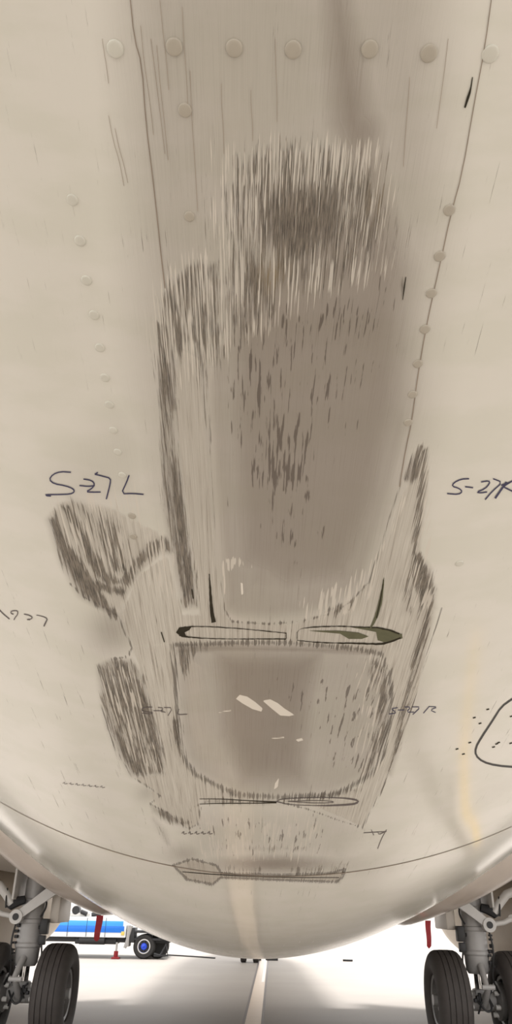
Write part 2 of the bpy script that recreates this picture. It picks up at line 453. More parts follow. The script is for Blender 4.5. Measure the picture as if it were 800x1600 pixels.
# dark scrapes
LD.poly(SCUFF, .58, 40); LD.blob(468, 345, 165, 135, .92); LD.blob(395, 440, 75, 100, .74); LD.blob(560, 360, 70, 90, .72); LD.blob(385, 430, 60, 90, .62); LD.blob(350, 480, 50, 70, .58)
LD.poly([(246, 470), (262, 440), (300, 405), (345, 405), (352, 480), (335, 540), (322, 600), (326, 640), (332, 690), (322, 700), (312, 600), (300, 540), (278, 560), (266, 560), (250, 520)], .56, 14)
LD.poly([(240, 500), (275, 500), (280, 600), (276, 660), (285, 740), (300, 850), (312, 950), (285, 950), (268, 870), (252, 790), (248, 700), (246, 600)], .60, 12)
LD.poly([(250, 560), (272, 560), (278, 640), (262, 660)], .7, 10); LD.poly([(262, 770), (286, 770), (306, 930), (290, 930)], .72, 10)
LD.poly([(76, 812), (88, 800), (110, 850), (150, 905), (200, 920), (192, 936), (160, 925), (190, 965), (178, 968), (125, 930), (98, 880)], .82, 12)
LD.poly([(92, 790), (110, 785), (165, 880), (190, 910), (170, 925), (130, 880)], .7, 12)
LD.poly([(108, 778), (180, 800), (220, 880), (205, 905), (165, 900)], .52, 22)
LD.poly([(186, 905), (205, 875), (230, 845), (262, 835), (280, 870), (250, 862), (225, 885), (205, 915), (195, 930)], .66, 10)
LD.poly([(152, 1040), (172, 1028), (205, 1030), (225, 1058), (238, 1105), (254, 1170), (258, 1208), (236, 1212), (206, 1212), (186, 1180), (168, 1135), (158, 1085)], .60, 9)
LD.poly([(196, 1050), (222, 1060), (240, 1120), (257, 1200), (245, 1208), (226, 1140)], .78, 8); LD.poly([(154, 1042), (205, 1034), (214, 1062), (168, 1062)], .74, 8)
LD.poly([(170, 1110), (182, 1130), (225, 1208), (205, 1210), (180, 1160)], .74, 8)
LD.poly([(628, 750), (640, 720), (655, 695), (668, 700), (662, 745), (640, 760)], .6, 10)
LD.poly([(655, 700), (668, 700), (664, 780), (652, 860), (672, 890), (678, 950), (655, 950), (640, 900), (648, 800)], .74, 10)
LD.poly([(655, 870), (680, 920), (676, 965), (660, 1040), (645, 1090), (625, 1165), (610, 1210), (604, 1205), (622, 1120), (640, 1040), (652, 960)], .60, 8)
LD.poly([(640, 860), (650, 860), (645, 960), (625, 960)], .5, 10)
LD.poly([(578, 1024), (606, 1040), (612, 1090), (606, 1140), (598, 1180), (578, 1212), (560, 1222), (582, 1150), (588, 1090), (572, 1050)], .60, 12)
LD.poly([(272, 1008), (330, 1006), (320, 1020), (298, 1030), (286, 1060), (276, 1040)], .55, 10)
LD.poly([(262, 1120), (280, 1125), (292, 1190), (282, 1195), (268, 1160)], .55, 9)
LD.poly([(236, 1258), (262, 1268), (300, 1284), (290, 1292), (262, 1284), (240, 1268)], .6, 7)
LD.poly([(240, 1280), (262, 1320), (270, 1326), (258, 1300)], .45, 10)
LD.poly([(560, 1235), (520, 1248), (440, 1250), (500, 1240), (540, 1228)], .5, 8)
LD.poly([(300, 1262), (320, 1256), (425, 1258), (425, 1250), (330, 1246)], .42, 5)
LD.poly([(340, 1350), (420, 1355), (500, 1352), (540, 1345), (538, 1366), (440, 1366), (345, 1364)], .38, 8)
LD.poly([(385, 1322), (480, 1322), (480, 1330), (385, 1330)], .45, 7)
LD.blob(628, 448, 5, 26, .45)
LD.poly([(500, 950), (545, 935), (560, 925), (555, 950), (520, 965)], .5, 8)
# bare metal
LB.poly([(272, 600), (282, 545), (310, 560), (322, 700), (330, 800), (338, 880), (345, 950), (360, 972), (450, 976), (450, 1004), (275, 1006), (210, 1010), (188, 962), (215, 900), (262, 868), (285, 960), (312, 960), (300, 850), (285, 740)], .9, 9)
LB.poly([(450, 976), (500, 962), (560, 930), (580, 905), (600, 850), (622, 790), (640, 745), (660, 690), (670, 740), (656, 860), (678, 950), (655, 1070), (625, 1165), (602, 1225), (566, 1292), (500, 1262), (440, 1252), (530, 1244), (565, 1226), (598, 1185), (608, 1140), (612, 1090), (606, 1045), (590, 1022), (450, 1004)], .9, 9)
LB.poly([(205, 1010), (275, 1006), (276, 1100), (282, 1160), (292, 1195), (340, 1230), (372, 1243), (312, 1252), (314, 1280), (296, 1296), (240, 1256), (236, 1232), (206, 1214), (258, 1210), (254, 1165), (236, 1098), (222, 1052)], .9, 9)
LB.poly([(76, 800), (100, 780), (170, 790), (250, 830), (262, 860), (215, 900), (190, 965), (130, 930), (92, 870)], .7, 14)
LB.poly([(245, 470), (262, 540), (272, 640), (285, 740), (272, 780), (250, 700)], .58, 12)
LB.poly([(271, 1352), (300, 1342), (338, 1352), (345, 1366), (440, 1368), (536, 1362), (530, 1378), (440, 1375), (345, 1371), (332, 1382), (292, 1374)], .95, 5)
LB.poly([(150, 1090), (170, 1130), (206, 1212), (258, 1212), (240, 1110), (215, 1040)], .6, 10)
LB.poly([(262, 455), (300, 430), (345, 560), (318, 600)], .45, 14)
# soot and grime, plus shade of the belly centre and dents painted in
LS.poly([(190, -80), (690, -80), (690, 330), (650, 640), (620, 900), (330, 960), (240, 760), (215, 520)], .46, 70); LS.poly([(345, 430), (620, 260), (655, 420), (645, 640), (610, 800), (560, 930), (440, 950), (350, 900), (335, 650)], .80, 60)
LS.poly(SCUFF, .62, 75); LS.poly([(488, -80), (545, -80), (600, 180), (622, 330), (560, 330), (500, 200)], .9, 75); LS.blob(560, 205, 90, 100, .8); LS.poly([(330, -60), (640, -60), (650, 330), (330, 330)], .22, 120)  # dark band painted in for the reflection of the person below
LS.poly(PANEL_A, .70, 85); LS.poly(PANEL_A, .62, 22); LS.poly([(210, 560), (250, 380), (300, 340), (345, 420), (270, 640), (240, 700)], .28, 60)  # shade of the dented panel painted in over its grime
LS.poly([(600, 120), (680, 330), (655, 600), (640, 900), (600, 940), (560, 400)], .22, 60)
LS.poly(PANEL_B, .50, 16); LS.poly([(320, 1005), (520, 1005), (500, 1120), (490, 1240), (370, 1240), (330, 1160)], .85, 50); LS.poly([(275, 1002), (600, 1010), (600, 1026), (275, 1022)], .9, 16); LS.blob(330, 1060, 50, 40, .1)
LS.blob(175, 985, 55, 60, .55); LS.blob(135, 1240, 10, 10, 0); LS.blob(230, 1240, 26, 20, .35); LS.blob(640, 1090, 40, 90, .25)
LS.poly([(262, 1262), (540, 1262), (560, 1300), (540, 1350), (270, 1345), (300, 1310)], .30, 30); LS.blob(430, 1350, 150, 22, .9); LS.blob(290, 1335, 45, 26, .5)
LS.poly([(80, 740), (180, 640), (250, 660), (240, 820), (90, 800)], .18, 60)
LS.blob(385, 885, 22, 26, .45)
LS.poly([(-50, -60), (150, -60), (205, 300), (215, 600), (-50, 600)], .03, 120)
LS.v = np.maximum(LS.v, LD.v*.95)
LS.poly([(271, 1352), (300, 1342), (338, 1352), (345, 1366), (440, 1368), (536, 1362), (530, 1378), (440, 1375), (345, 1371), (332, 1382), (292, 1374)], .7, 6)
# flecks
LF.poly([(340, 500), (400, 470), (600, 440), (615, 520), (560, 640), (520, 800), (470, 940), (400, 900), (345, 700)], .42, 50)
LF.blob(440, 740, 110, 210, .70); LF.blob(400, 620, 90, 160, .6); LF.poly([(420, 1060), (600, 1060), (590, 1200), (540, 1220)], .36, 20)
LF.poly([(300, 1270), (520, 1270), (500, 1340), (330, 1335)], .34, 25)
# light scratches
LL.poly([(335, 240), (420, 215), (500, 212), (600, 250), (625, 330), (600, 430), (500, 470), (360, 560), (240, 640), (236, 480), (260, 420), (330, 400)], .46, 26)
LL.blob(468, 345, 120, 90, .6, 'cut')
LL.poly([(335, 225), (600, 225), (600, 300), (335, 300)], .58, 26); LL.poly([(236, 470), (262, 420), (300, 390), (345, 390), (330, 480), (250, 560)], .55, 14)
LL.poly([(470, 940), (560, 890), (600, 840), (590, 920), (550, 960), (480, 968)], .52, 12); LL.poly([(590, 860), (628, 760), (640, 780), (600, 880)], .5, 9)
LL.poly([(80, 780), (200, 740), (260, 800), (290, 960), (210, 900), (120, 900)], .46, 20); LL.poly([(150, 1040), (215, 1040), (258, 1208), (206, 1210)], .44, 10)
LL.poly([(560, 1020), (612, 1020), (600, 1200), (560, 1220)], .42, 12); LL.poly([(640, 700), (670, 690), (680, 950), (640, 950)], .46, 8)
LL.poly([(300, 1265), (500, 1265), (500, 1345), (320, 1345)], .40, 20)
LL.poly([(345, 880), (352, 872), (372, 872), (390, 884), (396, 892), (382, 892), (368, 884), (356, 900), (360, 930), (350, 930)], .6, 6)
LO.blob(425, 430, 26, 40, .9); LO.blob(590, 300, 22, 60, .45); LO.blob(575, 990, 60, 14, .4); LO.poly([(-50, -50), (120, -50), (90, 250), (-50, 300)], 0, 10)
# ragged rims
LR.rim(PANEL_B, .66, 11); LR.rim([(362, 971), (420, 975), (470, 971), (520, 958), (548, 940), (576, 910), (592, 862), (610, 805), (628, 752)], .52, 5, closed=False)
LR.rim([(322, 600), (328, 700), (334, 800), (341, 880), (350, 950), (362, 971)], .5, 4, closed=False)
LR.rim([(110, 912), (130, 932), (160, 948), (184, 962), (196, 990), (206, 1012), (200, 1026), (176, 1030)], .6, 5, closed=False)
LR.rim([(158, 1100), (180, 1170), (206, 1214), (236, 1232), (250, 1244), (234, 1256), (262, 1270), (294, 1295), (310, 1288), (314, 1262)], .58, 4, closed=False)
LR.rim([(690, 950), (672, 1010), (650, 1085), (622, 1170), (600, 1226), (566, 1293), (530, 1282), (480, 1264), (440, 1254)], .55, 4, closed=False)
LR.rim([(271, 1352), (300, 1342), (338, 1352), (345, 1364), (440, 1367), (520, 1364), (538, 1358), (536, 1370), (526, 1378), (440, 1375), (345, 1371), (332, 1382), (292, 1374)], .8, 5)
# bright reflections painted into the dented panels
for pts in ([(368, 1101), (374, 1095), (386, 1098), (398, 1106), (410, 1116), (408, 1121), (394, 1117), (378, 1108)],
            [(410, 1104), (422, 1102), (434, 1108), (444, 1116), (460, 1126), (452, 1128), (438, 1127), (424, 1116)],
            [(462, 1164), (472, 1162), (474, 1165), (466, 1167)], [(424, 1162), (444, 1160), (444, 1162), (426, 1163)],
            [(340, 1120), (360, 1118), (360, 1120), (342, 1121)], [(430, 1225), (436, 1217), (434, 1230), (428, 1234)],
            [(376, 912), (379, 914), (380, 930), (377, 932)]):
    LC.poly(pts, 1.0, 2.5)

dn_ = np.zeros(len(P)); k = np.where((X > -50) & (X < 850) & (Y > -50) & (Y < 1500))[0]
dn_[k] = dent(X[k], Y[k])
nrm = np.stack([np.sin(TT), np.zeros_like(TT), -np.cos(TT)], -1).reshape(-1, 3)
P2 = P - nrm*dn_[:, None]
idx = np.arange(nR*nC).reshape(nR, nC)
q = np.stack([idx[:-1, :-1], idx[:-1, 1:], idx[1:, 1:], idx[1:, :-1]], -1).reshape(-1, 4)
me = bpy.data.meshes.new('fuselage')
me.vertices.add(len(P2)); me.vertices.foreach_set('co', P2.astype(np.float32).ravel())
me.loops.add(q.size); me.loops.foreach_set('vertex_index', q.astype(np.int32).ravel())
me.polygons.add(len(q)); me.polygons.foreach_set('loop_start', np.arange(0, q.size, 4, dtype=np.int32))
me.update(calc_edges=True)
me.polygons.foreach_set('use_smooth', np.ones(len(q), bool))
def fcol(name, ch):
    a = me.attributes.new(name, 'FLOAT_COLOR', 'POINT'); a.data.foreach_set('color', np.stack([c.v for c in ch], -1).astype(np.float32).ravel())
fcol('wear_shade', (LD, LB, LS, LR)); fcol('wear_glint', (LF, LL, LO, LC))
a = me.attributes.new('skin_map', 'FLOAT_VECTOR', 'POINT')
dm = DDm.reshape(-1)
sm = np.stack([TT.reshape(-1)*rad(dm), 2.2*np.log(np.clip(dm, -.2, 50)+.3)+dm*.2, dm], -1)
a.data.foreach_set('vector', sm.astype(np.float32).ravel())
me.validate()
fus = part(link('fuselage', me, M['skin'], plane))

# things that lie in or on the skin
def skin_pts(pts, off=.0006):
    pts = np.asarray(pts, float); Q = on_skin(pts); n = skin_normal(Q)
    return Q + n*(off - dent(pts[:, 0], pts[:, 1]))[:, None], n
def resample(pts, step=5):
    out = []
    for i in range(len(pts)-1):
        a, b = np.array(pts[i], float), np.array(pts[i+1], float); k = max(1, int(np.linalg.norm(b-a)/step))
        out += [a+(b-a)*t/k for t in range(k)]
    out.append(np.array(pts[-1], float)); return np.array(out)
def chaikin(p):
    p = np.array(p, float)
    q_ = [p[0]]
    for i in range(len(p)-1): q_ += [p[i]*.75+p[i+1]*.25, p[i]*.25+p[i+1]*.75]
    q_.append(p[-1]); return np.array(q_)
def ribbon(strokes, w, name, m, off=.0006, smooth_it=True, jag=0.0):
    """w: stroke width in photo units; a stroke may carry its own widths as (pts, [w...])"""
    if name != 'hairline_scratches' and len(strokes) > 1:
        return [ribbon([sd], w, name, m, off, smooth_it, jag) for sd in strokes]
    b = MB()
    for sd in strokes:
        ws = w
        if isinstance(sd, tuple) and isinstance(sd[1], (list, float, int)) and isinstance(sd[0], list): sd, ws = sd
        p = chaikin(sd) if smooth_it and len(sd) > 2 else np.array(sd, float)
        p = resample(p, 4); n = len(p)
        if isinstance(ws, (int, float)): wv = np.full(n, float(ws))
        else: wv = np.interp(np.linspace(0, 1, n), np.linspace(0, 1, len(ws)), ws)
        if name == 'torn_slot': wv = wv*.72
        t = np.gradient(p, axis=0); t /= np.linalg.norm(t, axis=1, keepdims=True)+1e-9
        s = np.stack([-t[:, 1], t[:, 0]], -1)
        jl = np.array([random.uniform(-jag, jag) for _ in range(n)]); jr = np.array([random.uniform(-jag, jag) for _ in range(n)])
        L_, _ = skin_pts(p+s*(wv/2+jl)[:, None], off); R_, _ = skin_pts(p-s*(wv/2+jr)[:, None], off)
        v = np.concatenate([L_, R_]); b.add(v, [(i, i+1, n+i+1, n+i) for i in range(n-1)])
    o = b.build(name, m, fus, smooth=False); return o
def blobpoly(pts, name, m, off=.0005):
    p = resample(list(pts)+[pts[0]], 4)[:-1]; c = p.mean(0)
    Q, _ = skin_pts(p, off); c3, _ = skin_pts([c], off)
    b = MB(); n = len(p); b.add(np.concatenate([Q, c3]), [(i, (i+1) % n, n) for i in range(n)])
    return b.build(name, m, fus, smooth=False)

def sc(pts, ox, oy, k): return [(ox+x/k, oy+y/k) for x, y in pts]
K1 = lambda p: sc(p, 50, 700, 2.667)
o = ribbon([K1([(163, 100), (120, 97), (88, 108), (72, 130), (92, 148), (140, 156), (172, 168), (178, 182), (160, 191), (110, 193), (55, 193), (62, 198), (80, 199)]),
        K1([(198, 155), (235, 159), (262, 155)]), K1([(215, 128), (250, 134), (262, 150), (250, 168), (225, 181), (250, 183), (287, 182)]), K1([(262, 108), (275, 100)]),
        K1([(262, 108), (295, 116), (328, 125), (326, 150), (310, 212)]), K1([(405, 112), (395, 140), (372, 190), (420, 188), (465, 192)])],
       2.0, 'pen_stroke', M['ink']); tag(o, 'S-27L in blue marker')
K2 = lambda p: sc(p, 550, 650, 3.2)
o = ribbon([K2([(585, 312), (545, 314), (508, 332), (500, 350), (535, 360), (552, 376), (532, 391), (475, 386)]), K2([(565, 352), (605, 357)]),
        K2([(645, 328), (685, 322), (688, 335), (665, 362), (620, 380), (645, 383), (675, 378)]), K2([(705, 312), (752, 330), (700, 375), (665, 417)])], 2.0, 'pen_stroke', M['ink'])
tag(o, 'S-27 of the right-hand marking in blue marker')
o = ribbon([(K2([(772, 328), (715, 410)]), [3, 3.2]), K2([(812, 318), (785, 332), (755, 352), (780, 364), (812, 380)]), K2([(745, 345), (790, 330)])], 2.4, 'pen_stroke', M['ink']); tag(o, 'R written in thick blue marker')
K3 = lambda p: sc(p, 0, 900, 4)
o = ribbon([K3([(-8, 205), (20, 235), (60, 268)]), K3([(85, 238), (68, 232), (70, 218), (100, 214), (112, 220), (110, 240), (95, 258), (88, 273)]), K3([(150, 236), (190, 246), (205, 262), (185, 270), (165, 270), (190, 272)]),
        (K3([(228, 243), (265, 250), (298, 265), (285, 290), (275, 313)]), [1.0, 1.2, 2.2, 2.2])], 1.5, 'pen_stroke', M['pencil']); tag(o, 'number 927 in thin marker')
K4 = lambda p: sc(p, 130, 950, 4)
o = ribbon([K4([(432, 618), (385, 619), (362, 632), (375, 645), (437, 652), (428, 662), (370, 656)]), K4([(440, 641), (500, 641)]), K4([(468, 620), (505, 625), (478, 645), (515, 650)]), K4([(505, 621), (560, 622), (530, 672)]), K4([(600, 630), (583, 665), (650, 665)])], 1.1, 'pen_stroke', M['pencil'])
tag(o, 'small S-27L')
K5 = lambda p: sc(p, 560, 950, 3.333)
o = ribbon([K5([(205, 518), (168, 523), (190, 538), (195, 547), (158, 551)]), K5([(205, 530), (240, 530)]), K5([(240, 514), (275, 515), (248, 541), (290, 541)]), K5([(280, 514), (325, 514), (283, 554)]),
        K5([(370, 510), (338, 547)]), K5([(365, 512), (415, 514), (372, 530), (402, 543)])], 1.2, 'pen_stroke', M['ink']); tag(o, 'small S-27R')
def scribble(x0, x1, y, h_, slope, n):
    out = []
    for i in range(n):
        x = x0+(x1-x0)*i/n; w = (x1-x0)/n*.8
        out.append([(x, y+slope*(x-x0)), (x+w*.5, y-h_+slope*(x-x0)), (x+w*.3, y+h_*.4+slope*(x-x0)), (x+w, y+slope*(x-x0))])
    return out
ribbon(scribble(98, 166, 1224, 3, .1, 7), .7, 'pen_stroke', M['pencil'])
ribbon(scribble(284, 334, 1302, 4, 0, 5), 1.0, 'pen_stroke', M['pencil'])
ribbon([[(568, 1301), (604, 1299)], [(580, 1296), (584, 1305)], [(604, 1296), (596, 1310), (590, 1326)], [(590, 1299), (592, 1304), (600, 1300)]], 1.1, 'pen_stroke', M['pencil'])

# seams and hairline scratches
ribbon([[(770, -20), (757, 75), (740, 165), (722, 270), (704, 335), (689, 405), (676, 462), (664, 520), (652, 590), (643, 660), (634, 700), (624, 760)]], 1.4, 'skin_seam', M['seam'])
ribbon([[(203, -10), (210, 60), (222, 100), (228, 190), (238, 270), (247, 350), (252, 400), (258, 450)]], 1.5, 'skin_seam', M['seam'])
hair = []
for x, y0, y1, dx in [(220, 40, 210, 20), (236, 60, 240, 22), (245, 70, 250, 18), (250, 0, 140, 14), (285, 10, 180, 9), (297, 110, 330, 12), (346, 130, 240, 4), (170, 180, 290, 24), (180, 200, 285, 20),
                      (392, 140, 220, 3), (430, 60, 190, 3), (160, 60, 130, 10), (640, 120, 260, -10), (700, 60, 200, -18)]:
    hair.append([(x, y0), (x+dx*.3+random.uniform(-1, 1), y0+(y1-y0)*.33), (x+dx*.7+random.uniform(-1, 1), y0+(y1-y0)*.66), (x+dx, y1)])
tag(ribbon(hair, .7, 'hairline_scratches', M['hair']), kind='stuff')
o = ribbon([([(738, 120), (735, 140), (730, 155), (726, 168)], [1.5, 2, 4, 2.5])], 2, 'scratch', M['gap'])
ribbon([([(634, 432), (632, 445), (629, 468)], [1, 2.2, 1])], 2, 'scratch', M['gap'])
def ring_seam(d, t0, t1, w, name):
    b = MB(); tt = np.linspace(t0, t1, 300); v = []
    for s in (-.5, .5):
        p = surf(tt, np.full(300, d+s*w)); n = skin_normal(p); x, y, _ = photo_xy(p)
        v.append(p+n*(.0008-dent(x, y))[:, None])
    b.add(np.concatenate(v), [(i, i+1, 301+i, 300+i) for i in range(299)]); return b.build(name, M['seam'], fus, smooth=False)
dj = on_skin([(440, 1369)])[0][1]
ring_seam(dj, -3.1, 3.1, .006, 'skin_seam')

# worn-through slots over the frames
o = blobpoly([(275, 988), (280, 980), (300, 978), (296, 984), (288, 988), (292, 996), (284, 995)], 'torn_slot', M['gap'])
ribbon([([(278, 990), (282, 980), (310, 978), (350, 980), (400, 984), (447, 989)], [2.4, 2.0, 1.6, 1.6, 1.4, 1.4]), ([(280, 992), (300, 996), (345, 998), (400, 998), (447, 998)], [3, 1.6, 1.2, 1.6, 2.4]), [(447, 988), (447, 998)]], 1.6, 'torn_slot', M['gap'], jag=.35)
o = blobpoly([(545, 979), (585, 979), (608, 983), (622, 990), (628, 990), (629, 997), (618, 1000), (600, 1003), (590, 1000), (606, 994), (602, 989), (585, 985)], 'torn_slot', M['olive']); tag(o, 'olive-green worn ring end')
blobpoly([(482, 985), (530, 985), (560, 988), (576, 994), (565, 998), (545, 998), (556, 994), (535, 990), (500, 987)], 'torn_slot', M['olive'])
ribbon([([(464, 1000), (464, 984), (480, 980), (520, 978), (560, 979), (600, 981), (624, 990)], [1.2, 1.4, 2, 2, 2, 3, 4]), ([(464, 1000), (500, 1004), (560, 1005), (596, 1006), (612, 1002), (626, 996)], [1.2, 1.5, 2, 3, 4, 4])], 1.6, 'torn_slot', M['gap'], jag=.4)
ribbon([([(432, 1252), (440, 1248), (480, 1246), (530, 1246), (556, 1249), (561, 1253), (550, 1257), (500, 1259), (450, 1257), (432, 1252)], [1.5, 1.5, 1.2, 1.4, 3, 4, 3, 1.2, 1.2, 2])], 1.4, 'torn_slot', M['pencil'])
ribbon([[(450, 1252), (500, 1250), (528, 1253), (500, 1255), (450, 1252)]], 1.2, 'torn_slot', M['pencil'])
ribbon([([(312, 1248), (345, 1248), (390, 1251), (432, 1253)], [1, 1.2, 1.4, 3]), ([(312, 1256), (345, 1255), (390, 1255), (432, 1254)], [1, 1.6, 1.4, 2])], 1.4, 'torn_slot', M['gap'])
ribbon([([(285, 1362), (345, 1367), (440, 1371), (530, 1371)], [1.4, 2, 1.6, 1])], 1.4, 'torn_slot', M['gap'])
o = ribbon([([(327, 896), (329, 930), (331, 958), (334, 972)], [1, 3, 4.5, 7])], 2, 'torn_crack', M['gap'], jag=.3); tag(o, 'dark open crack')
o = ribbon([([(600, 902), (597, 925), (592, 950), (586, 968), (578, 982)], [1, 4, 6, 5, 2])], 2, 'torn_crack', M['olive'], jag=.3); tag(o, 'olive-edged crack')
ribbon([([(599, 905), (595, 935), (588, 965)], [1.2, 2, 2]), [(300, 920), (302, 935)], [(252, 987), (257, 1003)]], 1.6, 'torn_crack', M['gap'])
# painted outline of the service panel and its small fasteners
ribbon([([(812, 1084), (800, 1092), (783, 1104), (770, 1125), (752, 1152), (743, 1168), (743, 1180), (754, 1190), (775, 1196), (812, 1199), (832, 1192), (848, 1160), (856, 1110), (850, 1084), (834, 1077), (812, 1084)], [3, 2.6, 3, 3, 3, 3.2, 3, 2, 1.6, 1.5])], 2.8, 'painted_outline', M['black'])
for (x, y) in [(762, 1108), (741, 1121), (750, 1130), (734, 1160), (714, 1170), (724, 1178), (776, 1162), (771, 1167), (779, 1160), (798, 1161), (799, 1119)]:
    ribbon([[(x-2.2, y+.6), (x+2.2, y-.6)]], 1.8, 'fastener', M['gap'], smooth_it=False)

# raised rivet heads
def rivet(x, y, w):
    if 195 < x < 715: mk = 'rivet_dark'
    else: mk = 'rivet'
    Q, n = skin_pts([(x, y)], 0.0); Q = Q[0]; n = n[0]
    r = w/2*((Q-CAM)@FWD)/FPX
    if rivet.me.get(mk) is None:
        b = MB(); b.lathe([(0.0, 1.0), (.22, .97), (.30, .84), (.32, .6), (.33, .3), (.33, .001)], 'z', 24); o = b.build('rivet', M[mk], fus, angle=70); rivet.me[mk] = o.data
    else:
        o = link('rivet', rivet.me[mk], None, fus)
    zq = Vector(n).to_track_quat('Z', 'Y'); o.rotation_euler = zq.to_euler(); o.scale = (r, r, r); o.location = Q - n*.0003
rivet.me = {}
for x, y in [(180, 76), (272, 73), (366, 75), (458, 78), (578, 77), (670, 83), (766, 84)]: rivet(x, y, 27)
rivet(289, 172, 22)
for i, (x, y) in enumerate([(113, 312), (125, 376), (135, 438), (147, 492), (156, 543), (164, 590), (171, 632), (177, 672), (184, 706), (191, 742)]): rivet(x, y, 19-i*.7)
for i, (x, y) in enumerate([(702, 328), (687, 400), (674, 458), (664, 514), (653, 568), (645, 616), (638, 660)]): rivet(x, y, 19-i*.8)
for x, y, w in [(296, 338, 17), (206, 806, 13), (208, 838, 13), (718, 880, 14)]: rivet(x, y, w)

# wing root fairing
def fairing(side):
    b = MB(); dr = np.concatenate([np.linspace(6.6, 9.6, 26), np.linspace(10, 16, 10)]); n = 34; v = []
    for d in dr:
        t = float(smooth01((d-6.6)/3.0)); W = 1.5+(3.3-1.5)*t**1.1; kk = .30*(1-t)+.06*t; pw = 2.4
        for j in range(n):
            x = .9+(W-.9)*j/(n-1); z = float(zbot(np.array(d))) + kk*(x**pw)*(1 if side < 0 else .78) + .42*float(smooth01((1.75-x)/.6))
            v.append((side*x, d, z))
    f = []
    for i in range(len(dr)-1):
        for j in range(n-1): f.append((i*n+j, i*n+j+1, (i+1)*n+j+1, (i+1)*n+j))
    k = len(v)
    for i, d in enumerate(dr):       # upper lip, gives it thickness
        p = v[i*n+n-1]; v.append((p[0], p[1], p[2]+.06)); v.append((side*.9, p[1], p[2]+.12))
    for i in range(len(dr)-1):
        f.append((i*n+n-1, (i+1)*n+n-1, k+2*i+2, k+2*i)); f.append((k+2*i, k+2*i+2, k+2*i+3, k+2*i+1))
    b.add(v, f); return part(b.build('wing_root_fairing', M['fairing'], plane))
fairing(-1); fairing(1)

def wing(side):
    b = MB(); ts = np.linspace(0, 1, 12); v = []; n = 20
    prof = [(math.cos(2*PI*i/n)) for i in range(n)]
    for t in ts:
        x = 2.2+t*14.5; le = 17.0-t*9.0; te = 9.4 if x < 5.6 else 9.4-(x-5.6)*.22
        c = le-te; z = 2.0+(x-2.2)*.11; th_ = .10*c
        for i in range(n):
            a = 2*PI*i/n; u = (1-math.cos(a))/2
            zz = math.copysign(1, math.sin(a))*th_*(abs(math.sin(a))**.8)*(.65 if u > .5 else .5)*(1-.35*(1-u))
            v.append((side*x, te+c*u, z+zz+.18))
    f = []
    for i in range(len(ts)-1):
        for j in range(n):
            j2 = (j+1) % n; f.append((i*n+j, i*n+j2, (i+1)*n+j2, (i+1)*n+j))
    f.append(tuple(range(n))); f.append(tuple((len(ts)-1)*n+j for j in range(n-1, -1, -1)))
    b.add(v, f); w = part(b.build('wing', M['paint'], plane))
    q_ = MB(); q_.box((min(side*3.0, side*5.4), 8.9, 2.22), (max(side*3.0, side*5.4), 10.3, 2.30), .03); q_.build('flap', M['paint'], w)
    for xx in (5.0,):
        c = MB(); c.tube([(side*xx, 8.6, 2.25), (side*xx, 9.4, 2.15), (side*xx, 11, 2.05), (side*xx, 12.5, 2.2)], [.03, .13, .16, .06], 14); c.build('flap_track_fairing', M['paint'], w)
    nc = part(MB().lathe([(12.9, .62), (13.6, .78), (14.6, .93), (16.0, 1.0), (17.2, .98), (17.9, .9), (18.0, .82), (17.7, .78), (16.5, .78)], 'y', 48, (side*4.83, 0, 1.62)).build('engine_nacelle', M['nacelle'], plane))
    MB().lathe([(12.6, .44), (13.2, .52), (13.6, .56), (13.6, .2), (12.9, .18), (12.2, .02)], 'y', 40, (side*4.83, 0, 1.62)).build('nozzle', M['nozzle'], nc)
    MB().lathe([(12.93, .60), (13.4, .56), (14.5, .1), (14.5, .01)], 'y', 40, (side*4.83, 0, 1.62)).build('exhaust_duct', M['nozzle'], nc)
    MB().box((side*4.83-.12, 13.2, 2.3), (side*4.83+.12, 17.2, 2.75), .08).build('pylon', M['paint'], nc)
wing(-1); wing(1)

